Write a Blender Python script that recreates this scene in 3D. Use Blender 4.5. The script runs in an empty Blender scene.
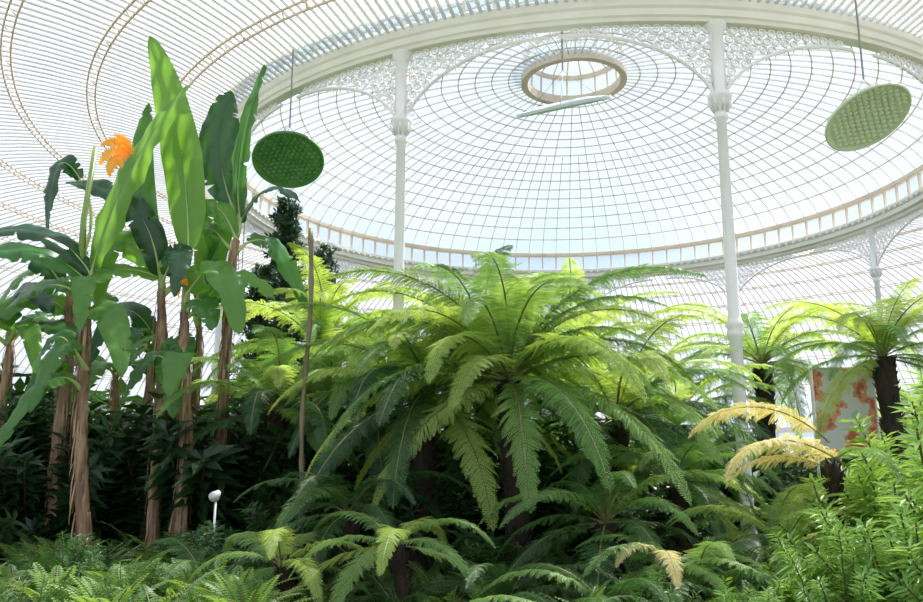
import bpy, math, random
from math import sin, cos, pi, sqrt, radians
from mathutils import Vector, Matrix, Quaternion
random.seed(7)
scene = bpy.context.scene
COL = scene.collection
try:
    scene.view_settings.view_transform = 'Standard'
    scene.view_settings.look = 'None'
    scene.view_settings.exposure = 0.25
    scene.view_settings.gamma = 1.08
except Exception as e:
    print(e)

# ------------------------------------------------------------ materials
def newmat(name):
    m = bpy.data.materials.new(name); m.use_nodes = True
    nt = m.node_tree; nt.nodes.clear()
    out = nt.nodes.new('ShaderNodeOutputMaterial')
    return m, nt, out
def N(nt, t, **kw):
    n = nt.nodes.new(t)
    for k, v in kw.items(): setattr(n, k, v)
    return n
def c4(c): return (c[0], c[1], c[2], 1)

def solid(name, c1, c2=None, scale=8, rough=.6, stretch=(1,1,1), bump=.0, metal=0, trans=0):
    m, nt, out = newmat(name)
    p = N(nt, 'ShaderNodeBsdfPrincipled'); p.inputs['Roughness'].default_value = rough
    p.inputs['Metallic'].default_value = metal
    if c2 is None: c2 = tuple(x*.85 for x in c1)
    tc = N(nt, 'ShaderNodeTexCoord'); mp = N(nt, 'ShaderNodeMapping'); mp.inputs['Scale'].default_value = stretch
    nz = N(nt, 'ShaderNodeTexNoise'); nz.inputs['Scale'].default_value = scale; nz.inputs['Detail'].default_value = 5
    rp = N(nt, 'ShaderNodeValToRGB'); rp.color_ramp.elements[0].position = .35; rp.color_ramp.elements[1].position = .65
    rp.color_ramp.elements[0].color = c4(c1); rp.color_ramp.elements[1].color = c4(c2)
    L = nt.links.new
    L(tc.outputs['Object'], mp.inputs[0]); L(mp.outputs[0], nz.inputs['Vector']); L(nz.outputs['Fac'], rp.inputs[0])
    L(rp.outputs[0], p.inputs['Base Color'])
    if bump:
        b = N(nt, 'ShaderNodeBump'); b.inputs['Strength'].default_value = bump; b.inputs['Distance'].default_value = .02
        L(nz.outputs['Fac'], b.inputs['Height']); L(b.outputs[0], p.inputs['Normal'])
    if trans:
        tr = N(nt, 'ShaderNodeBsdfTranslucent'); L(rp.outputs[0], tr.inputs[0])
        ms = N(nt, 'ShaderNodeMixShader'); ms.inputs[0].default_value = trans
        L(p.outputs[0], ms.inputs[1]); L(tr.outputs[0], ms.inputs[2]); L(ms.outputs[0], out.inputs[0])
    else: L(p.outputs[0], out.inputs[0])
    return m

def leafmat(name, c1, c2, trans=.4, rough=.4, veins=False, tb=1.5):
    m, nt, out = newmat(name); L = nt.links.new
    p = N(nt, 'ShaderNodeBsdfPrincipled'); p.inputs['Roughness'].default_value = rough
    oi = N(nt, 'ShaderNodeObjectInfo'); tc = N(nt, 'ShaderNodeTexCoord')
    nz = N(nt, 'ShaderNodeTexNoise'); nz.inputs['Scale'].default_value = 3; nz.inputs['Detail'].default_value = 3
    L(tc.outputs['Object'], nz.inputs['Vector'])
    ad = N(nt, 'ShaderNodeMath', operation='ADD'); L(oi.outputs['Random'], ad.inputs[0]); L(nz.outputs['Fac'], ad.inputs[1])
    ml = N(nt, 'ShaderNodeMath', operation='MULTIPLY_ADD'); L(ad.outputs[0], ml.inputs[0]); ml.inputs[1].default_value = .8; ml.inputs[2].default_value = -.3
    ml.use_clamp = True
    mx = N(nt, 'ShaderNodeMix', data_type='RGBA'); L(ml.outputs[0], mx.inputs['Factor'])
    mx.inputs['A'].default_value = c4(c1); mx.inputs['B'].default_value = c4(c2)
    col = mx.outputs['Result']
    if veins:
        uv = N(nt, 'ShaderNodeUVMap'); wv = N(nt, 'ShaderNodeTexWave'); wv.bands_direction = 'Y'
        wv.inputs['Scale'].default_value = 16; wv.inputs['Distortion'].default_value = .6
        L(uv.outputs[0], wv.inputs['Vector'])
        m2 = N(nt, 'ShaderNodeMix', data_type='RGBA', blend_type='MULTIPLY'); m2.inputs['Factor'].default_value = .28
        L(col, m2.inputs['A']); L(wv.outputs['Color'], m2.inputs['B']); col = m2.outputs['Result']
    L(col, p.inputs['Base Color'])
    tr = N(nt, 'ShaderNodeBsdfTranslucent')
    m3 = N(nt, 'ShaderNodeMix', data_type='RGBA', blend_type='MULTIPLY'); m3.inputs['Factor'].default_value = 1
    L(col, m3.inputs['A']); m3.inputs['B'].default_value = (tb*1.25, tb*1.1, tb*.55, 1)
    L(m3.outputs['Result'], tr.inputs['Color'])
    ms = N(nt, 'ShaderNodeMixShader'); ms.inputs[0].default_value = trans
    L(p.outputs[0], ms.inputs[1]); L(tr.outputs[0], ms.inputs[2]); L(ms.outputs[0], out.inputs[0])
    return m

def glassmat(name, tcol, dcol, fac):
    m, nt, out = newmat(name); L = nt.links.new
    t = N(nt, 'ShaderNodeBsdfTransparent'); t.inputs[0].default_value = c4(tcol)
    d = N(nt, 'ShaderNodeBsdfTranslucent'); d.inputs[0].default_value = c4(dcol)
    d2 = N(nt, 'ShaderNodeBsdfDiffuse'); d2.inputs[0].default_value = c4(dcol)
    a = N(nt, 'ShaderNodeMixShader'); a.inputs[0].default_value = .3
    L(d.outputs[0], a.inputs[1]); L(d2.outputs[0], a.inputs[2])
    ms = N(nt, 'ShaderNodeMixShader'); ms.inputs[0].default_value = fac
    L(t.outputs[0], ms.inputs[1]); L(a.outputs[0], ms.inputs[2]); L(ms.outputs[0], out.inputs[0])
    return m

M_white = solid('white_painted_iron', (.90,.86,.87), (.85,.81,.81), 3, .45)
M_cream = solid('cream_painted_iron', (.78,.69,.56), (.70,.61,.49), 3, .5, trans=.28)  # translucent mix added to lighten the backlit ironwork; real iron is opaque
M_corn = solid('cornice_paint', (.88,.82,.74), (.82,.76,.68), 3, .5)
M_bar = solid('glazing_bar_paint', (.86,.85,.85), (.80,.79,.79), 2, .5, trans=.30)  # bars made partly translucent so their shaded undersides look paler
M_glassd = glassmat('dome_glass', (.90,.96,1), (.68,.80,1), .12)
M_glasso = glassmat('whitewashed_glass', (.94,.96,1), (.86,.85,.93), .24)
M_soil = solid('soil', (.02,.014,.008), (.04,.035,.012), 3, .95, bump=.6)
M_grass = solid('lawn_outside', (.10,.18,.06), (.16,.24,.09), 1, .9)
M_ftrunk = solid('fern_trunk_fibre', (.010,.007,.005), (.035,.02,.012), 14, .9, (1,1,.3), .8)
M_btrunk = solid('banana_trunk_bark', (.085,.042,.022), (.44,.27,.15), 16, .7, (1,1,.10), .8)
M_bdry = solid('dry_banana_sheath', (.10,.05,.025), (.52,.33,.19), 8, .8, (1,1,.3), .3)
M_bstalk = solid('banana_green_stalk', (.16,.28,.06), (.28,.36,.10), 6, .4, (1,1,.3))
M_rib = solid('leaf_midrib', (.45,.58,.16), (.55,.64,.24), 5, .4, trans=.2)
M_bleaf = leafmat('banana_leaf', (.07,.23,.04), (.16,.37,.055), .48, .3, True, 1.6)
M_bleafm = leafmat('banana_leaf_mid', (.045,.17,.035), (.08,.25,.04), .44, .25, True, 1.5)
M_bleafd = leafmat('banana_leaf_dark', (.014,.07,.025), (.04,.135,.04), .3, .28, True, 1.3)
M_orange = leafmat('orange_dead_leaf', (.85,.36,.02), (.95,.55,.05), .4, .5)
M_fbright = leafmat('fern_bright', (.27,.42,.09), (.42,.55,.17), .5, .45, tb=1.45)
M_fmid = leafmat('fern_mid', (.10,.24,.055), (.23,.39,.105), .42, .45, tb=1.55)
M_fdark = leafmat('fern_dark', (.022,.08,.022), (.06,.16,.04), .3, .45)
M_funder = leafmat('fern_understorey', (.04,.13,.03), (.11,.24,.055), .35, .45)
M_fyel = leafmat('fern_yellowing', (.72,.66,.32), (.80,.76,.46), .45, .5, tb=1.12)
M_frach = solid('fern_rachis', (.20,.20,.06), (.14,.11,.04), 5, .5)
M_shrub = leafmat('shrub_leaf', (.13,.30,.05), (.28,.47,.12), .4, .4)
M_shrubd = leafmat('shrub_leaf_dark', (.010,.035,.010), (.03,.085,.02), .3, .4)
M_stem = solid('woody_stem', (.07,.05,.02), (.12,.10,.04), 8, .8)
M_conif = leafmat('conifer_needles', (.01,.035,.015), (.03,.08,.025), .15, .5)
M_discg = solid('green_disc_enamel', (.05,.18,.045), (.10,.26,.08), 5, .5)
M_discl = solid('light_green_disc_enamel', (.66,.72,.54), (.70,.76,.58), 5, .5)
M_discw = solid('white_disc_enamel', (.60,.66,.70), (.56,.62,.66), 5, .5)
M_wire = solid('steel_wire', (.25,.25,.25), None, 5, .4)
M_pole = solid('bamboo_pole', (.24,.19,.10), (.13,.11,.055), 9, .6, (1,1,.4), .3)

# ------------------------------------------------------------ mesh builder
class MB:
    def __init__(s): s.v=[]; s.f=[]; s.m=[]; s.uv=[]; s.hasuv=False
    def add(s, vs, fs, mi=0, uvs=None):
        o=len(s.v); s.v.extend([tuple(x) for x in vs])
        for f in fs:
            s.f.append(tuple(i+o for i in f)); s.m.append(mi)
            if uvs: s.hasuv=True; s.uv.extend([uvs[i] for i in f])
            else: s.uv.extend([(0,0)]*len(f))
    def tube(s, pts, radii, sides=6, mi=0, cap=True):
        pts=[Vector(p) for p in pts]; n=len(pts)
        if not hasattr(radii,'__len__'): radii=[radii]*n
        vs=[]; fs=[]
        ref=Vector((0,0,1)) if abs((pts[-1]-pts[0]).normalized().z)<.9 else Vector((1,0,0))
        for i,p in enumerate(pts):
            t=(pts[min(i+1,n-1)]-pts[max(i-1,0)]).normalized()
            a=t.cross(ref)
            if a.length<1e-4: a=t.cross(Vector((0,1,0)))
            a.normalize(); b=t.cross(a)
            for k in range(sides):
                an=2*pi*k/sides
                vs.append(p+(a*cos(an)+b*sin(an))*radii[i])
        for i in range(n-1):
            for k in range(sides):
                k2=(k+1)%sides
                fs.append((i*sides+k,i*sides+k2,(i+1)*sides+k2,(i+1)*sides+k))
        if cap:
            fs.append(tuple(range(sides-1,-1,-1))); fs.append(tuple((n-1)*sides+k for k in range(sides)))
        s.add(vs,fs,mi)
    def lathe(s, prof, segs, mi=0, closed=False, c=(0,0), a0=0, a1=2*pi):
        vs=[]; fs=[]; n=len(prof); full=abs(a1-a0-2*pi)<1e-6
        for j in range(segs if full else segs+1):
            a=a0+(a1-a0)*j/segs
            for r,z in prof: vs.append((c[0]+r*sin(a), c[1]-r*cos(a), z))
        m=segs
        for j in range(m):
            j2=(j+1)%segs if full else j+1
            for i in range(n if closed else n-1):
                i2=(i+1)%n
                fs.append((j*n+i,j2*n+i,j2*n+i2,j*n+i2))
        s.add(vs,fs,mi)
    def box(s, c, sx, sy, sz, mi=0, rot=0):
        vs=[]
        for dx in(-1,1):
            for dy in(-1,1):
                for dz in(-1,1):
                    x=dx*sx/2;y=dy*sy/2
                    vs.append((c[0]+x*cos(rot)-y*sin(rot),c[1]+x*sin(rot)+y*cos(rot),c[2]+dz*sz/2))
        s.add(vs,[(0,1,3,2),(4,6,7,5),(0,4,5,1),(2,3,7,6),(0,2,6,4),(1,5,7,3)],mi)
    def mesh(s, name, mats, smooth=False):
        me=bpy.data.meshes.new(name); me.from_pydata(s.v,[],s.f)
        for m in mats: me.materials.append(m)
        me.polygons.foreach_set('material_index', s.m)
        if smooth: me.polygons.foreach_set('use_smooth',[True]*len(s.f))
        if s.hasuv:
            uvl=me.uv_layers.new(name='UVMap'); fl=[x for t in s.uv for x in t]
            uvl.data.foreach_set('uv',fl)
        me.update(); return me
    def obj(s,name,mats,smooth=False,parent=None,loc=(0,0,0)):
        return mkobj(name,s.mesh(name,mats,smooth),parent,loc)
def mkobj(name,me,parent=None,loc=(0,0,0),rot=(0,0,0),sc=1):
    o=bpy.data.objects.new(name,me); COL.objects.link(o)
    o.location=loc; o.rotation_euler=rot; o.scale=(sc,sc,sc) if not hasattr(sc,'__len__') else sc
    if parent: o.parent=parent
    return o
def empty(name,loc=(0,0,0)):
    o=bpy.data.objects.new(name,None); COL.objects.link(o); o.location=loc; o.empty_display_size=.2; return o

# ------------------------------------------------------------ building
CX,CY=2.28,15.11
R=6.8
ANG=[radians(-26.2)]+[radians(5.1+32.87*k) for k in range(10)]
ZB=6.32
C=(CX,CY)
def ringpt(r,a,z): return Vector((CX+r*sin(a),CY-r*cos(a),z))

def sm(a,b,x):
    t=max(0,min(1,(x-a)/(b-a))); return t*t*(3-2*t)
def gz(x,y):
    r=math.hypot(x-CX,y-CY)
    return .35*(1-sm(12.2,13.4,r))+ .06*sin(x*1.7+y)*sin(y*1.3)*(1-sm(12.2,13.4,r))

b=MB(); rings=60; segs=120; RO=19.0
for i in range(rings+1):
    for j in range(segs):
        r=RO*i/rings; a=2*pi*j/segs; x=CX+r*sin(a); y=CY-r*cos(a); b.v.append((x,y,gz(x,y)))
for i in range(rings):
    for j in range(segs):
        j2=(j+1)%segs; b.f.append((i*segs+j,i*segs+j2,(i+1)*segs+j2,(i+1)*segs+j)); b.m.append(0); b.uv.extend([(0,0)]*4)
b.obj('floor',[M_soil],True)
b=MB(); b.lathe([(19.2,-.05),(140,-.05)],64,0,c=C); b.obj('lawn_outside',[M_grass])

def radial_bars(b,prof,n,w,d,mi=0,off=0):
    for j in range(n):
        a=2*pi*(j+off)/n; tx,ty=cos(a),sin(a); vs=[];fs=[]
        for r,z in prof:
            for sx,dz in((-1,0),(1,0),(1,-1),(-1,-1)):
                vs.append((CX+r*sin(a)+tx*sx*w/2, CY-r*cos(a)+ty*sx*w/2, z+dz*d))
        for i in range(len(prof)-1):
            for k in range(4):
                k2=(k+1)%4; fs.append((i*4+k,i*4+k2,i*4+4+k2,i*4+4+k))
        b.add(vs,fs,mi)
def hoop(b,r,z,w,h,mi=0,segs=132):
    b.lathe([(r-w/2,z-h),(r+w/2,z-h),(r+w/2,z),(r-w/2,z)],segs,mi,True,C)

# central dome
ZS=7.06; RISE=2.03
def domez(r): return ZS+RISE*(max(0,1-(r/R)**2))**.72
RO_=.98
dprof=[(R-(R-RO_)*(t/24.0)**1.0,0) for t in range(25)]
dprof=[(r,domez(r)) for r,_ in dprof]
dome=empty('central_dome',(0,0,0))
b=MB(); b.lathe([(r,z+.02) for r,z in dprof],176,0,c=C); b.obj('dome_glazing',[M_glassd],True,dome)
b=MB()
radial_bars(b,dprof[:15],112,.024,.03)
radial_bars(b,dprof[14:],56,.024,.03)
b.obj('dome_glazing_bars',[M_bar],False,dome)
b=MB()
for i in range(1,17):
    r=R-(R-RO_)*i/17.0
    hoop(b,r,domez(r)-.005,.022,.025)
b.obj('dome_purlins',[M_cream],False,dome)
b=MB()
hoop(b,RO_+.02,domez(RO_)+.06,.13,.18)
zl=domez(RO_)
for j in range(20):
    a=2*pi*j/20
    b.tube([ringpt(1.0,a,zl),ringpt(.97,a,zl+.5)],.022,4)
    b.tube([ringpt(.97,a,zl+.5),ringpt(.5,a,zl+.82),ringpt(.06,a,zl+.95)],.018,4)
hoop(b,.98,zl+.52,.08,.08,segs=48); hoop(b,.5,zl+.83,.03,.03,segs=40); hoop(b,.08,zl+1.0,.1,.1,segs=20)
b.obj('lantern_frame',[M_cream],False,dome)
b=MB(); b.lathe([(1.0,zl),(.99,zl+.5),(.5,zl+.84),(.06,zl+.97)],40,0,c=C); b.obj('lantern_glass',[M_glassd],True,dome)

# drum
drum=empty('dome_drum')
b=MB(); b.lathe([(R+.02,ZB+.25),(R+.02,ZS)],176,0,c=C); b.obj('clerestory_glass',[M_glassd],True,drum)
b=MB()
for j in range(112):
    a=2*pi*j/112; b.box(ringpt(R,a,(ZB+.25+ZS)/2),.04,.05,ZS-ZB-.25,0,a)
hoop(b,R,ZS+.05,.14,.08); hoop(b,R-.02,ZS-.02,.08,.04)
b.obj('clerestory_mullions',[M_cream],False,drum)
b=MB()
b.lathe([(R-.07,ZB),(R+.07,ZB),(R+.08,ZB+.04),(R+.10,ZB+.06),(R+.10,ZB+.14),(R+.12,ZB+.17),(R+.12,ZB+.28),(R-.20,ZB+.28),(R-.20,ZB+.23),(R-.15,ZB+.18),(R-.15,ZB+.08),(R-.09,ZB+.05)],176,0,True,C)
for j in range(220):
    a=2*pi*j/220
    b.box(ringpt(R-.175,a,ZB+.205),.06,.06,.045,0,a)
b.obj('ring_beam_cornice',[M_corn],False,drum)

def bracket(b,a,side):
    S=1.78; D0=1.0
    def dep(s):
        q=1-s/S; return .10+D0*(1-sqrt(max(0,1-q*q)))
    def P(s,dz,rr=R): return ringpt(rr,a+side*s/R,ZB-dz)
    pitch=.115
    row=0; dz=.06
    while dz<D0+.1:
        s=.10+(pitch/2 if row%2 else 0)
        while s<S+.1:
            if dz<dep(min(s,S))-.045:
                r1,r2=.052,.036; vs=[];fs=[]
                for k in range(10):
                    an=2*pi*k/10
                    vs.append(P(s+r1*cos(an),dz+r1*sin(an),R+.012)); vs.append(P(s+r2*cos(an),dz+r2*sin(an),R+.012))
                    vs.append(P(s+r1*cos(an),dz+r1*sin(an),R-.012)); vs.append(P(s+r2*cos(an),dz+r2*sin(an),R-.012))
                for k in range(10):
                    p=k*4;q=((k+1)%10)*4
                    fs+= [(p,q,q+1,p+1),(p+2,p+3,q+3,q+2),(p+1,q+1,q+3,p+3),(p,p+2,q+2,q)]
                b.add(vs,fs)
                r3=.009
                b.add([P(s-r2,dz-r3),P(s+r2,dz-r3),P(s+r2,dz+r3),P(s-r2,dz+r3)],[(0,1,2,3)])
                b.add([P(s-r3,dz-r2),P(s+r3,dz-r2),P(s+r3,dz+r2),P(s-r3,dz+r2)],[(0,1,2,3)])
            s+=pitch
        dz+=pitch*.87; row+=1
    pts=[P(S*(1-cos(pi/2*k/14)),dep(S*(1-cos(pi/2*k/14)))) for k in range(15)]
    b.tube(pts,.022,6)
    for k in range(2,14):
        s=S*k/15; b.tube([P(s,dep(s)),P(s,dep(s)+.06)],[.016,.006],5)
def column(name,a,zt,r):
    p=ringpt(r,a,0); e=empty(name,(p.x,p.y,0))
    b=MB(); z0=gz(p.x,p.y)-.05
    prof=[(.13,z0),(.13,z0+.35),(.10,z0+.40),(.10,z0+.45),(.072,z0+.52),(.062,2.7),(.085,2.73),(.09,2.78),(.075,2.82),(.10,2.86),(.078,2.90),(.064,2.95),
          (.054,5.15),(.075,5.17),(.075,5.22),(.06,5.25),(.09,5.36),(.13,5.42),(.13,5.47),(.07,5.5),(.07,zt-.12),(.12,zt-.05),(.12,zt)]
    b.lathe(prof,20); 
    for k in range(8):
        an=2*pi*k/8; b.tube([(.065*cos(an),.065*sin(an),5.26),(.105*cos(an),.105*sin(an),5.33),(.135*cos(an),.135*sin(an),5.39)],[.012,.02,.01],5)
    b.box((0,0,(5.5+zt)/2),.15,.06,zt-5.5,0,a)
    b.obj('shaft',[M_white],True,e)
    b=MB()
    for sd in(-1,1): bracket(b,a,sd)
    b.v=[(x-p.x,y-p.y,z) for x,y,z in b.v]
    b.obj('filigree_bracket',[M_white],False,e)
for a_ in ANG:
    column('iron_column',a_,ZB,R)

# outer annular roof
oprof0=[(6.8,5.05),(8,5.40),(9.5,5.56),(11,5.5),(13,5.1),(15,4.4),(17,3.2),(18.3,2.0),(19,1.0)]
def oz(r):
    for i in range(len(oprof0)-1):
        r0,z0=oprof0[i]; r1,z1=oprof0[i+1]
        if r<=r1+1e-6:
            t=(r-r0)/(r1-r0)
            zm=oprof0[max(i-1,0)][1]; zp=oprof0[min(i+2,len(oprof0)-1)][1]
            rm=oprof0[max(i-1,0)][0]; rp=oprof0[min(i+2,len(oprof0)-1)][0]
            m0=(z1-zm)/(r1-rm)*(r1-r0); m1=(zp-z0)/(rp-r0)*(r1-r0)
            return 1.5+(2*t**3-3*t*t+1)*z0+(t**3-2*t*t+t)*m0+(-2*t**3+3*t*t)*z1+(t**3-t*t)*m1
    return 2.5
oprof=[(6.8+12.2*(1-(1-t/30)**1.3),0) for t in range(31)]
oprof=[(r,oz(r)) for r,_ in oprof]
roof=empty('ceiling_annular_roof')
b=MB(); b.lathe([(r,z+.02) for r,z in oprof],200,0,c=C); b.obj('roof_glazing',[M_glasso],True,roof)
b=MB(); radial_bars(b,oprof,396,.042,.02); b.obj('roof_glazing_bars',[M_bar],False,roof)
b=MB()
r=7.65
while r<18.6:
    for dr in(-.06,.06): hoop(b,r+dr,oz(r+dr)-.03,.022,.025,segs=160)
    for j in range(120):
        a=2*pi*j/120; z=oz(r)-.04
        b.tube([ringpt(r-.06,a,z-.01),ringpt(r+.06,a+.015,z-.01)],.010,3,cap=False)
    r+=1.12
b.obj('roof_purlins',[M_cream],False,roof)
w=empty('wall_outer')
b=MB(); b.lathe([(19,.6),(19,2.5)],160,0,c=C); b.obj('window_glass',[M_glasso],True,w)
b=MB()
b.lathe([(18.9,-.1),(19.15,-.1),(19.15,.62),(18.9,.62)],160,0,True,C); hoop(b,19,2.6,.2,.2,segs=160)
for j in range(160):
    a=2*pi*j/160; b.box(ringpt(19,a,1.55),.05,.07,1.9,0,a)
b.obj('wall_base_and_mullions',[M_white],False,w)

# ------------------------------------------------------------ hanging discs
def disc(name,loc,nrm,rad,mat,ztop,depth=1.0):
    e=empty(name,loc); b=MB(); q=Vector((0,0,-1)).rotation_difference(Vector(nrm).normalized())
    prof=[(0.001,.03),(rad*.5,.025),(rad*.9,.0),(rad,-.02),(rad+.015,-.01),(rad+.012,.02),(rad*.9,.03),(rad*.5,.055),(0.001,.06)]
    prof=[(r,z*depth) for r,z in prof]
    b.lathe(prof,48)
    p=.07; row=0; y=-rad
    while y<rad:
        x=-rad+(p/2 if row%2 else 0)
        while x<rad:
            d=math.hypot(x,y)
            if d<rad-.04:
                zz=(.03-.03*(d/rad)**2)*depth
                vs=[(x+.036*cos(2*pi*k/6+pi/6),y+.036*sin(2*pi*k/6+pi/6),zz) for k in range(6)]
                vi=[(x+.018*cos(2*pi*k/6+pi/6),y+.018*sin(2*pi*k/6+pi/6),zz-.022*depth) for k in range(6)]
                b.add(vs+vi,[(k,(k+1)%6,6+(k+1)%6,6+k) for k in range(6)]+[tuple(range(6,12))])
            x+=p
        y+=p*.866; row+=1
    o=b.obj('dish',[mat],False,e); o.rotation_mode='QUATERNION'; o.rotation_quaternion=q
    b=MB(); top=Vector((0,0,ztop-loc[2])); hub=Vector((0,0,.45))
    b.tube([hub,top],.011,5)
    for k in range(3):
        an=2*pi*k/3+.3; pt=q@Vector((rad*.9*cos(an),rad*.9*sin(an),.03*depth)); b.tube([pt,hub],.004,4)
    b.obj('wire',[M_wire],False,e)
def rz(x,y): return oz(max(6.85,math.hypot(x-CX,y-CY)))
disc('hanging_disc',(-2.17,9.5,5.14),(.1,-.5,-.86),.43,M_discg,rz(-2.17,9.5))
disc('hanging_disc',(4.33,8.0,5.04),(.17,-.44,-.87),.44,M_discl,rz(4.33,8.0))
disc('hanging_disc',(1.16,8.5,5.40),(.20,.37,-.90),.53,M_discw,6.4,1.0)
disc('hanging_disc',(-4.0,14.2,4.3),(.1,.1,-.95),.4,M_discw,6.6)

# ------------------------------------------------------------ fern fronds
def frond_mesh(name,L,a0,bend,mat,seed,W=.60,npin=52,droop=.5):
    rnd=random.Random(seed); b=MB()
    n=40; pts=[Vector((0,0,0))]; tans=[]
    kx=rnd.uniform(-.3,.3)
    for i in range(n):
        t=i/n; an=a0-bend*(t**1.2); yaw=kx*t
        d=Vector((cos(an)*cos(yaw),cos(an)*sin(yaw),sin(an))); tans.append(d)
        pts.append(pts[-1]+d*(L/n))
    tans.append(tans[-1])
    b.tube(pts[::2],[.012*(1-i/(n/2+1))*(L/2)+.002 for i in range(len(pts[::2]))],5,1,cap=False)
    def at(t):
        f=t*n; i=min(int(f),n-1); return pts[i].lerp(pts[i+1],f-i), tans[i]
    for k in range(npin):
        t=.12+.87*(k/(npin-1)); p,T=at(t)
        side0=Vector((0,0,1)).cross(T)
        if side0.length<.2: side0=Vector((0,1,0))
        side0.normalize(); Nn=T.cross(side0).normalized()
        wl=W*L/4*sm(-.12,.38,t)*((1-t)/.62 if t>.38 else 1)**.62*rnd.uniform(.84,1.12)+.01
        sw=.28+.45*t
        for sgn in(-1,1):
            sw_=sw+rnd.uniform(-.08,.08)
            D=(side0*sgn*cos(sw_)+T*sin(sw_)).normalized()
            q=p.copy(); step=.017*L/2; ns=max(3,int(wl/step)); dr=droop*rnd.uniform(.4,2.2); lift=rnd.uniform(0,.35)
            for s in range(ns):
                u=s/ns
                d=(D+Vector((0,0,-1))*dr*u*1.4+Nn*lift*(1-u)).normalized()
                q2=q+d*(wl/ns)
                pl=.040*L/2*(1-u**2.2)*(.75 if u<.08 else 1)*rnd.uniform(.8,1.15)+.005
                fw=(T-d*T.dot(d)).normalized()
                hw=wl/ns*.40
                for sg2 in(-1,1):
                    e=(fw*sg2+d*.5).normalized()
                    dn=Nn*(-.12*pl)
                    b.add([q,q+e*pl*.45+d*hw,q+e*pl+d*hw*.3+dn*2,q+e*pl*.45-d*hw],[(0,1,2,3)],0)
                q=q2
    return b.mesh(name,[mat,M_frach])
FV={}
SPEC=[(74,88),(66,94),(58,100),(50,103),(38,100),(24,90),(8,78),(-8,65)]
def fronds(mat):
    if mat.name not in FV:
        FV[mat.name]=[frond_mesh('frond_'+mat.name,2.0,radians(a),radians(bd),mat,i*13+len(FV),W=(.85 if mat is M_fyel else .60)) for i,(a,bd) in enumerate(SPEC)]
    return FV[mat.name]
def tree_fern(x,y,zc,L,n,mat,mat2=None,tr=.11,seed=0,lo=0,hi=8,name='tree_fern',fiddle=True,low=None):
    rnd=random.Random(seed); e=empty(name,(x,y,0)); g=gz(x,y)-.05
    b=MB(); m=14
    lean=(rnd.uniform(-.1,.1),rnd.uniform(-.1,.1))
    pts=[(lean[0]*(k/m-1),lean[1]*(k/m-1),g+(zc-g)*k/m) for k in range(m+1)]
    b.tube(pts,[tr*(1.35-.5*min(1,k/4)+.12*rnd.random()+(.15 if k>m-3 else 0)) for k in range(m+1)],12)
    for k in range(int(220*(zc-g)/2)):
        t=rnd.random(); an=rnd.uniform(0,2*pi); z=g+(zc-g)*t; rr=tr*.9
        c=Vector((lean[0]*(t-1),lean[1]*(t-1),z)); o=Vector((cos(an),sin(an),0))
        b.tube([c+o*rr,c+o*(rr+.035)+Vector((0,0,.05))],[.014,.004],4,0,False)
    b.obj('trunk',[M_ftrunk],True,e)
    for i in range(n):
        t=i/max(1,n-1); vi=int(lo+(hi-lo-.001)*t); 
        mm=mat if (mat2 is None or rnd.random()<.6) else mat2
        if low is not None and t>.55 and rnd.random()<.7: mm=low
        mlist=fronds(mm)
        mkobj('frond',mlist[vi],e,(0,0,zc),(rnd.uniform(-.18,.18),rnd.uniform(-.12,.12),i*2.399+rnd.uniform(-.35,.35)),L/2.0*rnd.uniform(.8,1.12))
    if fiddle:
        b=MB()
        for k in range(2):
            an=rnd.uniform(0,6.28); o=Vector((cos(an),sin(an),0)); pts=[Vector((0,0,zc))+o*.03+Vector((0,0,.06*j))+o*.01*j*j*.5 for j in range(4)]
            c=pts[-1]+o*.05
            for j in range(10): pts.append(c+(-o*cos(j*.7)+Vector((0,0,1))*sin(j*.7))*(.05*(1-j/11)))
            b.tube(pts,[.012]*4+[.010*(1-j/14) for j in range(10)],5)
        b.obj('fiddleheads',[M_frach],True,e)
    return e

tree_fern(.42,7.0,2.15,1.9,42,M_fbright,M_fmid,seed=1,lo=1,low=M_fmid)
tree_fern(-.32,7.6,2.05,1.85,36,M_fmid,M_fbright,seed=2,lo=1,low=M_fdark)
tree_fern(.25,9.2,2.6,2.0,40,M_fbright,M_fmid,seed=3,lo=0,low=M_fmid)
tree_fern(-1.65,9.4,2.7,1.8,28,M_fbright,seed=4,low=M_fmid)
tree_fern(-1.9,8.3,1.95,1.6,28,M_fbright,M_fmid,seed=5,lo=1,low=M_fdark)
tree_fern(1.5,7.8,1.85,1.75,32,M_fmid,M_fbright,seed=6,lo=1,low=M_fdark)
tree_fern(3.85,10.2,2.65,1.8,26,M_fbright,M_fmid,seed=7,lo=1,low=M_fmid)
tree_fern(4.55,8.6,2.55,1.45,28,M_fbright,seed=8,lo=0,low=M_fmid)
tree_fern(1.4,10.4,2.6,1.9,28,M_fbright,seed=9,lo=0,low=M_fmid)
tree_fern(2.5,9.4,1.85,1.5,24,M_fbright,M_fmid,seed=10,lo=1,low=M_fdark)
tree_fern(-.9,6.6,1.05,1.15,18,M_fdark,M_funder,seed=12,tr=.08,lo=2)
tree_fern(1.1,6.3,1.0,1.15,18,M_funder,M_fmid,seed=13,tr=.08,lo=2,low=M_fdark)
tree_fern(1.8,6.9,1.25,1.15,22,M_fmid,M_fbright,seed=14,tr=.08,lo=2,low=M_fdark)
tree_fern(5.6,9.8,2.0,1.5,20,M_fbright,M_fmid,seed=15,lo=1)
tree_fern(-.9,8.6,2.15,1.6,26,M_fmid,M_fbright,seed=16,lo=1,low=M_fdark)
def gfern(x,y,L,n,mat,seed,lo=2,hi=6,z=None,mat2=None):
    tree_fern(x,y,(gz(x,y)+.12) if z is None else z,L,n,mat,mat2,.05,seed,lo,hi,'fern',False)
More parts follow.
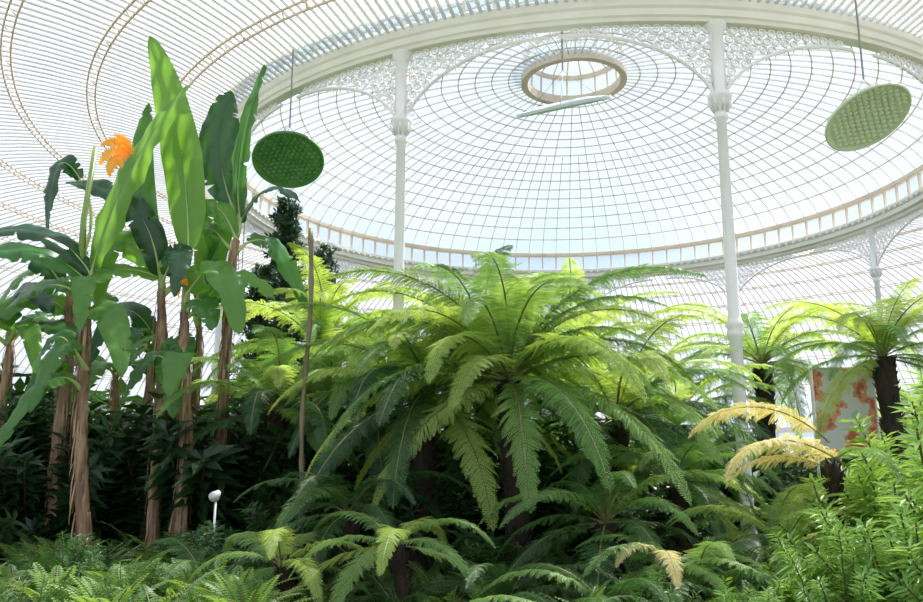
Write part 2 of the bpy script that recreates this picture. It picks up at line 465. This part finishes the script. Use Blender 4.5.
gfern(-.45,5.7,.95,10,M_fbright,31,z=.9,lo=3,hi=8,mat2=M_fmid); gfern(-1.25,5.8,.85,9,M_fmid,32,z=.75,lo=3,hi=7,mat2=M_fbright); gfern(.95,5.4,1.0,12,M_funder,33,mat2=M_fmid)
gfern(1.6,5.7,1.0,12,M_fmid,34,mat2=M_funder,z=.6); gfern(.3,5.8,.9,10,M_fdark,35); gfern(-1.9,6.3,1.0,10,M_funder,36)
gfern(.65,5.0,.8,9,M_fmid,37,mat2=M_funder); gfern(2.3,5.9,1.0,10,M_fbright,38,z=.85,mat2=M_fmid); gfern(2.05,5.3,.9,10,M_fmid,39,z=.6,mat2=M_fbright); gfern(2.75,7.2,1.1,12,M_fmid,40,z=.9,mat2=M_fbright)
e=tree_fern(2.72,6.0,1.45,.9,3,M_fmid,None,.05,41,4,6,'yellowing_fern',False)
mkobj('yellow_frond',fronds(M_fyel)[3],e,(0,0,1.60),(0.25,0,3.05),.58)
mkobj('yellow_frond',fronds(M_fyel)[4],e,(0.08,-.1,1.42),(.2,0,3.3),.60)
mkobj('yellow_frond',fronds(M_fyel)[5],e,(0,0,1.40),(0.2,-.1,3.0),.44)
e=tree_fern(1.35,5.6,.75,.9,3,M_fmid,None,.05,43,4,6,'yellowing_fern',False)
mkobj('yellow_frond',fronds(M_fyel)[5],e,(0,0,.85),(0,0,4.6),.28)
mkobj('yellow_frond',fronds(M_fyel)[4],e,(0,0,.85),(0,0,3.6),.25)

def rosette(name,seed,mat,nf=16,L=.55):
    rnd=random.Random(seed); b=MB()
    for f in range(nf):
        az=f*2.399+rnd.uniform(-.2,.2); a0=radians(rnd.uniform(35,85)); bd=radians(rnd.uniform(50,90)); l=L*rnd.uniform(.75,1.15)
        p=Vector((0,0,0)); n=26; o=Vector((cos(az),sin(az),0)); S=Vector((-sin(az),cos(az),0)); pts=[p.copy()]
        for i in range(n):
            t=i/n; an=a0-bd*t**1.2; T=o*cos(an)+Vector((0,0,1))*sin(an); p=p+T*l/n; pts.append(p.copy())
            if i>2:
                w=.075*sin(pi*min(1,t*.92+.12))**.6*L/.55*rnd.uniform(.85,1.1)
                for sg in(-1,1):
                    D=(S*sg+T*.3).normalized()
                    b.add([p,p+D*w*.5+T*l/n*.40,p+D*w-Vector((0,0,w*.15)),p+D*w*.5-T*l/n*.40],[(0,1,2,3)],0)
        b.tube(pts[::3],.004,3,1,False)
    return b.mesh(name,[mat,M_frach])
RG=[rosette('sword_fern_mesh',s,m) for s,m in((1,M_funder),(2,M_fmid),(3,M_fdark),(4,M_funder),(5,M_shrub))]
ug=empty('fern_undergrowth'); rnd=random.Random(99)
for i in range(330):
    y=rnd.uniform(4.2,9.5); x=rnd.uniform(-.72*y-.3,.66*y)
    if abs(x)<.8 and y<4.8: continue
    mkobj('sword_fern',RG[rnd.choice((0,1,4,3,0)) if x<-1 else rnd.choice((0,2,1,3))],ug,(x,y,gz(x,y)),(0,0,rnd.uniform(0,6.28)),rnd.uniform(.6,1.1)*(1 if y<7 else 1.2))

def shrub(name,seed,mat,ns=26,H=1.0,sp=.55,ll=.13,lw=.024,nl=34,whorl=3):
    rnd=random.Random(seed); b=MB()
    for s in range(ns):
        az=rnd.uniform(0,6.28); out=sp*sqrt(rnd.random()); h=H*rnd.uniform(.55,1.05)*(1-.35*(out/sp)**2)
        o=Vector((cos(az),sin(az),0)); pts=[]
        for k in range(9):
            t=k/8; pts.append(o*(out*(t**.8)*1.0)+Vector((rnd.uniform(-.01,.01),rnd.uniform(-.01,.01),h*t)))
        b.tube(pts,[.010*(1-t/10)+.002 for t in range(9)],4,1,False)
        for i in range(nl):
            t=.25+.75*i/nl; f=t*8; j=min(7,int(f)); p=pts[j].lerp(pts[j+1],f-j); T=(pts[j+1]-pts[j]).normalized()
            for w in range(whorl):
                an=i*1.1+w*2*pi/whorl+rnd.uniform(-.3,.3)
                A=T.orthogonal().normalized(); B=T.cross(A)
                d=(A*cos(an)+B*sin(an)); up=rnd.uniform(.15,.8); D=(d+T*up).normalized(); S=D.cross(T).normalized(); l=ll*rnd.uniform(.7,1.2)
                tip=p+D*l-Vector((0,0,l*.18))
                m1=p+D*l*.45
                b.add([p,m1+S*lw/2,tip,m1-S*lw/2],[(0,1,2,3)],0)
    return b.mesh(name,[mat,M_stem])
SH=[shrub('lance_shrub_a',1,M_shrub,30,1.0,.55,.11,.022,40,3),shrub('lance_shrub_b',2,M_shrub,26,.9,.6,.11,.022,40,3),]
SU=[shrub('lance_shrub_c',7,M_funder,26,1.0,.6,.12,.02,34,3)]
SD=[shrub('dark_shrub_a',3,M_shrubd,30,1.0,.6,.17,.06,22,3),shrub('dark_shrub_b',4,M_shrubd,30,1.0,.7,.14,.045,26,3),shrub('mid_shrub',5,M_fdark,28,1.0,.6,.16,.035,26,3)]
for (x,y,s) in [(2.65,4.9,1.15),(3.1,5.2,1.5),(3.5,5.9,1.75),(2.9,4.4,1.1),(2.15,4.7,.75),(3.4,4.9,1.55),(2.95,5.6,1.35),(4.1,6.7,1.8),(1.65,4.8,.6),(2.3,5.2,.8),(3.5,6.6,1.3)]:
    mkobj('lance_leaf_shrub',SH[random.randrange(2)],None,(x,y,gz(x,y)-.03),(0,0,random.uniform(0,6.28)),s)
bg=empty('background_shrubbery'); rnd=random.Random(5)
def clear_of_columns(x,y,d=.35):
    return all((Vector((x,y,0))-ringpt(R,a,0)).length>d for a in ANG)
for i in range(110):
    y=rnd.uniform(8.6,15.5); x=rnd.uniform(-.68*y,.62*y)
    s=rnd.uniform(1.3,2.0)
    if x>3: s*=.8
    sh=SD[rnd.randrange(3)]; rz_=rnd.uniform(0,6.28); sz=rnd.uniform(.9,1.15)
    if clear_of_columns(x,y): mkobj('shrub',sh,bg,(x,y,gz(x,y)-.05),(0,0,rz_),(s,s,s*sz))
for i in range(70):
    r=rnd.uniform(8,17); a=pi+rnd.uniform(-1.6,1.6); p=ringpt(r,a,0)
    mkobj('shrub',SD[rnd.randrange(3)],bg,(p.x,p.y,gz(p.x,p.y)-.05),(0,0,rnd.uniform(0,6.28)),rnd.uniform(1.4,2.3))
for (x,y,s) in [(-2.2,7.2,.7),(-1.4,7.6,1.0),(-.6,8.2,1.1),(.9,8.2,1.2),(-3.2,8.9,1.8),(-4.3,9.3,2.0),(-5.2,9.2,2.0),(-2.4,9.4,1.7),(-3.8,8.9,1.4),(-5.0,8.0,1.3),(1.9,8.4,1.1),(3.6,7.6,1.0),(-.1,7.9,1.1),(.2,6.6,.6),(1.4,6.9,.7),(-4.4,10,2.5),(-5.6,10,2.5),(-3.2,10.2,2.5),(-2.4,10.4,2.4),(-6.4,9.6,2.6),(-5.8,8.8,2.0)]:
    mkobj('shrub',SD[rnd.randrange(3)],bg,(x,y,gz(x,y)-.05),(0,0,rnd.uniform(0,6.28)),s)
for (x,y,s) in [(-3.2,5.2,.55),(-2.6,5.0,.5),(-3.6,5.8,.6),(-2.1,5.4,.5),(-1.6,5.1,.4),(-2.9,6.2,.6),(.1,5.3,.45),(1.2,5.2,.5)]:
    mkobj('low_shrub',SU[0],bg,(x,y,gz(x,y)-.05),(0,0,rnd.uniform(0,6.28)),s)

# ------------------------------------------------------------ banana plants
def bez(p0,p1,p2,t): return p0*(1-t)**2+p1*2*t*(1-t)+p2*t*t
def banana_leaf(e,pts,w,nrm,mat,seed,pet=None,tear=.25,fold=.3):
    rnd=random.Random(seed); o=e.location; p0,pm,p2=[Vector(p)-o for p in pts]
    p1=pm*2-(p0+p2)*.5; n=64; Nn=Vector(nrm).normalized(); b=MB()
    xs=[-1,-.72,-.4,-.06,.06,.4,.72,1]; vs=[];uvs=[]
    mid=[]; tl=tr_=1.0; ph=rnd.uniform(0,6)
    for i in range(n+1):
        t=i/n; p=bez(p0,p1,p2,t); T=(bez(p0,p1,p2,min(1,t+.01))-bez(p0,p1,p2,max(0,t-.01))).normalized()
        S=T.cross(Nn).normalized(); U=S.cross(T)
        W=w/2*(max(0,sin(pi*(.03+.97*t**.85)))**.5)*(1-.1*t)
        if i==n: W=0.003
        tl=rnd.uniform(.4,.8) if rnd.random()<tear*.28 else rnd.uniform(.985,1.0)
        tr_=rnd.uniform(.4,.8) if rnd.random()<tear*.28 else rnd.uniform(.985,1.0)
        wv=(.022*sin(i*.35+ph)+.010*sin(i*.8+ph*2))*w/.4
        mid.append(p-U*.006)
        for x in xs:
            k=(tl if x<0 else tr_); xx=x*(1 if abs(x)<.5 else k)
            up=fold*abs(xx)*W-fold*1.3*W*abs(xx)**2.5+wv*abs(xx)**2*(1 if x>0 else -1)
            vs.append(p+S*xx*W+U*up); uvs.append((x*.5+.5,t*3+abs(x)*.15))
    fs=[]; m=len(xs)
    for i in range(n):
        for k in range(m-1): fs.append((i*m+k,i*m+k+1,(i+1)*m+k+1,(i+1)*m+k))
    b.add(vs,fs,0,uvs)
    if pet is not None:
        q=Vector(pet)-o; T=(p1-p0).normalized(); c=p0-T*(p0-q).length*.5
        pp=[bez(q,c,p0,k/8) for k in range(9)]
        b.tube(pp+mid[1:],[.028-.0017*k for k in range(9)]+[.012*(1-k/n)+.002 for k in range(1,n+1)],6,1)
    else: b.tube(mid,[.006*(1-k/n)+.002 for k in range(n+1)],6,1 if mat is not M_orange else 0)
    b.obj('leaf',[mat,M_rib],True,e)
def banana(base,top,r,seed):
    rnd=random.Random(seed); x,y=base; e=empty('banana_plant',(x,y,0)); g=gz(x,y)-.05; b=MB(); n=30
    T=Vector(top)-Vector((x,y,0)); B=Vector((0,0,g)); pts=[]; rad=[]
    for k in range(n+1):
        t=k/n; p=B.lerp(T,t)+Vector((sin(t*7+seed),cos(t*6+seed),0))*.02; pts.append(p)
        rad.append(r*(1.25-.55*t)*(1+.12*(k%3==0)+rnd.uniform(-.07,.08)))
    b.tube(pts,rad,14,0)
    for k in range(170):
        t=rnd.random()**.8; i=int(t*(n-2)); an=rnd.uniform(0,6.28); o=Vector((cos(an),sin(an),0)); S=Vector((-sin(an),cos(an),0))
        p=pts[min(n,i+2)]+o*rad[i]*.98; l=rnd.uniform(.12,.45); w=rnd.uniform(.004,.012); q=p+o*rnd.uniform(.005,.035)-Vector((0,0,l)); mdl=p.lerp(q,.5)+o*.010
        b.add([p-S*w,p+S*w,mdl+S*w*1.1,mdl-S*w*1.1,q+S*w*.3,q-S*w*.3],[(0,1,2,3),(3,2,4,5)],1)
    b.obj('pseudostem',[M_btrunk,M_bdry],True,e)
    b=MB(); p=pts[-1]; D=(pts[-1]-pts[-4]).normalized()
    b.tube([p-D*.1,p+D*.15,p+D*.35],[r*.65,r*.5,r*.3],10); b.obj('crown_stalk',[M_bstalk],True,e)
    return e
e1=banana((-3.42,7.6),(-3.66,7.6,3.0),.056,1)
e2=banana((-4.1,8.4),(-4.2,8.4,3.4),.062,2)
e3=banana((-2.93,8.0),(-3.05,8.0,3.15),.054,3)
e4=banana((-2.62,7.8),(-2.72,7.8,2.9),.057,4)
e5=banana((-2.5,8.2),(-2.38,8.2,3.75),.052,5)
e6=banana((-3.25,8.6),(-3.35,8.6,2.6),.048,6)
e7=banana((-4.7,8.3),(-4.75,8.3,2.7),.05,7)
e8=banana((-2.95,8.7),(-2.9,8.7,2.9),.045,8)
e9=banana((-3.75,8.8),(-3.8,8.8,2.4),.045,9)
BL=M_bleaf; BD=M_bleafd; BM=M_bleafm
banana_leaf(e4,[(-2.75,7.8,3.55),(-2.90,7.75,4.68),(-3.26,7.7,5.83)],.42,(.1,-1,.1),BL,1,(-2.72,7.8,3.0),.0)
banana_leaf(e1,[(-3.60,7.6,3.30),(-3.27,7.5,4.25),(-2.68,7.3,5.08)],.42,(-.35,-1,.45),BL,2,(-3.66,7.6,3.1),.0,.5)
banana_leaf(e3,[(-3.15,8.0,3.5),(-3.40,8.1,4.4),(-3.42,8.2,5.3)],.28,(.3,-1,.1),BM,3,(-3.05,8.0,3.2),.1)
banana_leaf(e5,[(-2.36,8.2,4.0),(-2.36,8.1,4.8),(-2.12,8.0,5.65)],.26,(-.6,-1,.1),BM,4,(-2.38,8.2,3.8),.1,.5)
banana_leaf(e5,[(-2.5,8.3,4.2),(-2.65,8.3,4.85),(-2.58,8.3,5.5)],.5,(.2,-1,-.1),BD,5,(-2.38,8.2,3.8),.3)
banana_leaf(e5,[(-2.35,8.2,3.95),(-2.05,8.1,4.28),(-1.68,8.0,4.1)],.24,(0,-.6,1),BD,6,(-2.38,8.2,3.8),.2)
banana_leaf(e5,[(-2.4,8.15,3.8),(-2.6,8.0,4.05),(-2.75,7.9,3.6)],.3,(.2,-1,.6),BL,61,(-2.38,8.2,3.75),.3)
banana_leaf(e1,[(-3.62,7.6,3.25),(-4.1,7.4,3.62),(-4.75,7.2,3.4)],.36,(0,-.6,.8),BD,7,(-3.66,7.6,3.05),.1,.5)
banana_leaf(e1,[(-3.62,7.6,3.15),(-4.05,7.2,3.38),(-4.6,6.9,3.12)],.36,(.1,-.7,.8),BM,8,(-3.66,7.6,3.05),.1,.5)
banana_leaf(e4,[(-2.7,7.75,3.1),(-2.35,7.6,3.28),(-2.08,7.4,2.62)],.42,(.6,-.8,.7),BL,9,(-2.72,7.8,2.9),.1)
banana_leaf(e2,[(-4.2,8.4,4.5),(-4.42,8.3,4.6),(-4.4,8.2,3.8)],.26,(-.5,-1,.3),BD,10,(-4.2,8.4,3.4),.2)
banana_leaf(e3,[(-3.1,8.0,3.35),(-3.5,7.8,3.6),(-3.55,7.7,2.8)],.34,(-.2,-1,.3),BL,11,(-3.05,8.0,3.2),.2)
banana_leaf(e3,[(-3.1,8.0,3.3),(-3.35,7.8,4.0),(-4.05,7.8,4.25)],.34,(.3,-1,.6),BD,12,(-3.05,8.0,3.2),.3)
banana_leaf(e1,[(-3.6,7.6,2.85),(-3.3,7.4,2.8),(-3.05,7.2,2.2)],.32,(.3,-1,.6),BL,13,(-3.64,7.6,2.7),.2)
banana_leaf(e1,[(-3.65,7.5,2.2),(-3.85,7.3,2.1),(-4.1,7.1,1.5)],.24,(-.3,-1,.5),BL,14,(-3.6,7.6,2.1),.2)
banana_leaf(e2,[(-4.2,8.4,3.0),(-4.6,8.2,3.1),(-5.1,8.0,2.5)],.36,(-.1,-1,.7),BL,15,(-4.2,8.4,2.9),.3)
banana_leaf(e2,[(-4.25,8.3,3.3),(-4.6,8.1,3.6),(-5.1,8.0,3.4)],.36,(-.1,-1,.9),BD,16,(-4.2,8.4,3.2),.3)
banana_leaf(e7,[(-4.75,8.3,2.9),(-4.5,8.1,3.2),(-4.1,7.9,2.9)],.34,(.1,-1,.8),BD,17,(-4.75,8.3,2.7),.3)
banana_leaf(e7,[(-4.75,8.3,2.8),(-4.9,8.0,2.9),(-5.1,7.8,2.2)],.34,(-.1,-1,.4),BL,18,(-4.75,8.3,2.7),.3)
banana_leaf(e3,[(-3.0,7.9,3.3),(-2.8,7.7,3.5),(-2.75,7.5,3.0)],.28,(.3,-1,.4),BD,19,(-3.05,8.0,3.15),.4)
banana_leaf(e6,[(-3.35,8.6,2.8),(-3.6,8.3,3.0),(-3.8,8.1,2.4)],.32,(-.2,-1,.5),BD,20,(-3.35,8.6,2.6),.3)
banana_leaf(e8,[(-2.9,8.7,3.1),(-2.75,8.5,3.6),(-2.9,8.3,4.1)],.36,(.2,-1,.2),BL,21,(-2.9,8.7,2.9),.3)
banana_leaf(e6,[(-3.3,8.6,2.7),(-3.1,8.3,2.6),(-2.8,8.0,2.2)],.28,(.2,-1,.6),BL,22,(-3.35,8.6,2.6),.3)
banana_leaf(e3,[(-3.1,8.0,3.3),(-3.45,7.7,3.3),(-3.75,7.5,3.0)],.26,(.1,-1,.9),BL,23,(-3.05,8.0,3.15),.3)
banana_leaf(e8,[(-2.9,8.6,3.2),(-2.6,8.4,3.9),(-2.45,8.3,4.5)],.3,(-.2,-1,.1),BL,24,(-2.9,8.7,2.9),.2)
rnd=random.Random(77)
tops=[(e1,(-3.66,7.6,2.95)),(e2,(-4.2,8.4,3.3)),(e3,(-3.05,8,3.1)),(e4,(-2.72,7.8,2.85)),(e5,(-2.38,8.2,3.6)),(e6,(-3.35,8.6,2.55)),(e7,(-4.75,8.3,2.65)),(e9,(-3.8,8.8,2.35)),(e9,(-3.8,8.8,2.35)),(e7,(-4.75,8.3,2.65)),(e6,(-3.35,8.6,2.55)),(e2,(-4.2,8.4,3.0)),(e1,(-3.56,7.6,2.3)),(e3,(-3.0,8,2.2)),(e4,(-2.68,7.8,2.2)),(e2,(-4.15,8.4,2.2))]
for i,(ee,tp) in enumerate(tops):
    for k in range(2):
        az=rnd.uniform(0,6.28); o=Vector((cos(az),sin(az)*.7,0)); l=rnd.uniform(.6,1.0); T=Vector(tp)
        if i>11: l*=.7
        p0=T+o*.15+Vector((0,0,.15)); p2=p0+o*l*.8+Vector((0,0,rnd.uniform(-.7,.1))); pm=(p0+p2)*.5+Vector((0,0,rnd.uniform(.1,.3)))
        banana_leaf(ee,[p0,pm,p2],rnd.uniform(.22,.34),(o.x*.4,-.8,.8),BM if k else BL,100+i*2+k,tp,.3)
# dried orange leaf remains
for k,(a_,b_,c_,w_) in enumerate([((-3.20,7.3,4.36),(-3.32,7.25,4.46),(-3.44,7.2,4.40),.10),((-3.22,7.3,4.34),(-3.34,7.22,4.34),(-3.43,7.2,4.22),.12),((-3.22,7.3,4.36),(-3.30,7.22,4.26),(-3.33,7.2,4.10),.12),((-3.2,7.3,4.36),(-3.24,7.22,4.30),(-3.22,7.2,4.18),.09),((-3.2,7.3,4.36),(-3.22,7.25,4.46),(-3.32,7.2,4.52),.09)]):
    banana_leaf(e1,[a_,b_,c_],w_*1.25,(.1,-1,.2),M_orange,25+k,None,1.2,.4)
banana_leaf(e4,[(-2.7,7.7,3.15),(-2.75,7.6,3.2),(-2.72,7.55,3.0)],.09,(.1,-1,.2),M_orange,47,None,.5)
b=MB(); b.tube([(0,0,3.0),(-.03,0,3.8),(.02,0,4.55)],[.045,.03,.025],8); b.obj('cut_stalk',[M_bstalk],True,e1,(-.28,0,0))

# ------------------------------------------------------------ pole, conifer, banner, lamp
b=MB(); pts=[];rad=[]
for k in range(34):
    z=.2+3.42*k/33; pts.append((0.02*sin(k*.3),0,z)); rad.append(.021 if k%4 else .028)
b.tube(pts,rad,8); e=empty('bamboo_pole',(-1.42,7.3,0)); b.obj('cane',[M_pole],True,e)

def conifer(x,y,h,w,sd):
    e=empty('conifer_tree',(x,y,0)); b=MB(); rnd=random.Random(sd)
    b.tube([(0,0,0),(0,0,h*.6),(0,0,h)],[.08,.05,.012],8,1)
    z=1.6
    while z<h:
        t=(z-1.6)/(h-1.6); rr=w*(1-t**2*.6)*rnd.uniform(.7,1.1)
        for k in range(7):
            an=rnd.uniform(0,6.28); o=Vector((cos(an),sin(an),0)); p=Vector((0,0,z)); L=rr*rnd.uniform(.6,1.1)
            tip=p+o*L+Vector((0,0,L*.35)); b.tube([p,p+o*L*.5,tip],[.014,.010,.004],4,1,False)
            for s in range(60):
                u=.15+.85*rnd.random(); q=p.lerp(tip,u); d=Vector((rnd.gauss(0,1),rnd.gauss(0,1),rnd.gauss(0,.8)+.3)).normalized(); sd_=d.orthogonal().normalized(); l=.12
                b.add([q,q+d*l*.5+sd_*.018,q+d*l,q+d*l*.5-sd_*.018],[(0,1,2,3)],0)
        z+=.13
    b.obj('tree_body',[M_conif,M_stem],False,e)
conifer(-2.95,13,5.75,.55,3)
conifer(-2.45,13.6,5.0,.6,4)
conifer(-3.5,13.8,4.8,.6,5)

m,nt,out=newmat('painted_banner'); L=nt.links.new
tc=N(nt,'ShaderNodeTexCoord')
nz=N(nt,'ShaderNodeTexNoise'); nz.inputs['Scale'].default_value=4.5; nz.inputs['Detail'].default_value=3
rp=N(nt,'ShaderNodeValToRGB'); rp.color_ramp.interpolation='CONSTANT'
cr=rp.color_ramp; cr.elements[0].position=0; cr.elements[0].color=(.60,.12,.07,1); cr.elements[1].position=.43; cr.elements[1].color=(.82,.32,.16,1)
el=cr.elements.new(.50); el.color=(.74,.74,.70,1); el=cr.elements.new(.64); el.color=(.50,.60,.60,1)
p=N(nt,'ShaderNodeBsdfPrincipled'); p.inputs['Roughness'].default_value=.6
L(tc.outputs['Object'],nz.inputs['Vector']); L(nz.outputs['Fac'],rp.inputs[0]); L(rp.outputs[0],p.inputs['Base Color']); L(p.outputs[0],out.inputs[0])
e=empty('painted_display_banner',(4.33,9.1,0)); e.rotation_euler=(0,0,-.2)
b=MB(); b.box((0,0,2.0),.62,.02,.95,0); b.obj('canvas',[m],False,e)
b=MB()
for sx in(-.33,.33): b.tube([(sx,.01,.2),(sx,.01,2.52)],.018,6)
for z in(1.51,2.49): b.tube([(-.33,.01,z),(.33,.01,z)],.014,6)
b.obj('frame',[M_white],True,e)

e=empty('garden_spotlight',(-2.12,7.1,0)); b=MB(); b.tube([(0,0,.3),(0,0,1.13)],.010,6); b.tube([(0,.06,1.19),(0,-.02,1.17),(0,-.05,1.16)],[.025,.04,.048],12); b.obj('lamp_body',[M_white],True,e)

# ------------------------------------------------------------ world, sun, camera
wd=bpy.data.worlds.new('sky'); scene.world=wd; wd.use_nodes=True; nt=wd.node_tree; nt.nodes.clear(); L=nt.links.new
out=N(nt,'ShaderNodeOutputWorld'); bgn=N(nt,'ShaderNodeBackground'); tc=N(nt,'ShaderNodeTexCoord')
nz=N(nt,'ShaderNodeTexNoise'); nz.inputs['Scale'].default_value=2.0; nz.inputs['Detail'].default_value=4
rp=N(nt,'ShaderNodeValToRGB'); rp.color_ramp.elements[0].position=.36; rp.color_ramp.elements[1].position=.68
rp.color_ramp.elements[0].color=(.47,.61,.84,1); rp.color_ramp.elements[1].color=(.84,.90,.99,1)
L(tc.outputs['Generated'],nz.inputs['Vector']); L(nz.outputs['Fac'],rp.inputs[0]); L(rp.outputs[0],bgn.inputs[0]); bgn.inputs[1].default_value=1.06
L(bgn.outputs[0],out.inputs[0])
sd=bpy.data.lights.new('sun','SUN'); sd.energy=11; sd.angle=radians(1.2); sd.color=(1,.95,.85)
so=bpy.data.objects.new('sun',sd); COL.objects.link(so); so.location=(6,20,20)
so.rotation_euler=Vector((-.40,-.30,-.86)).to_track_quat('-Z','Y').to_euler()

cd=bpy.data.cameras.new('camera'); cam=bpy.data.objects.new('camera',cd); COL.objects.link(cam)
cam.location=(0,0,1.5); cam.rotation_euler=(radians(101),0,0); cd.sensor_width=36; cd.lens=800/923*36; cd.clip_end=500
scene.camera=cam
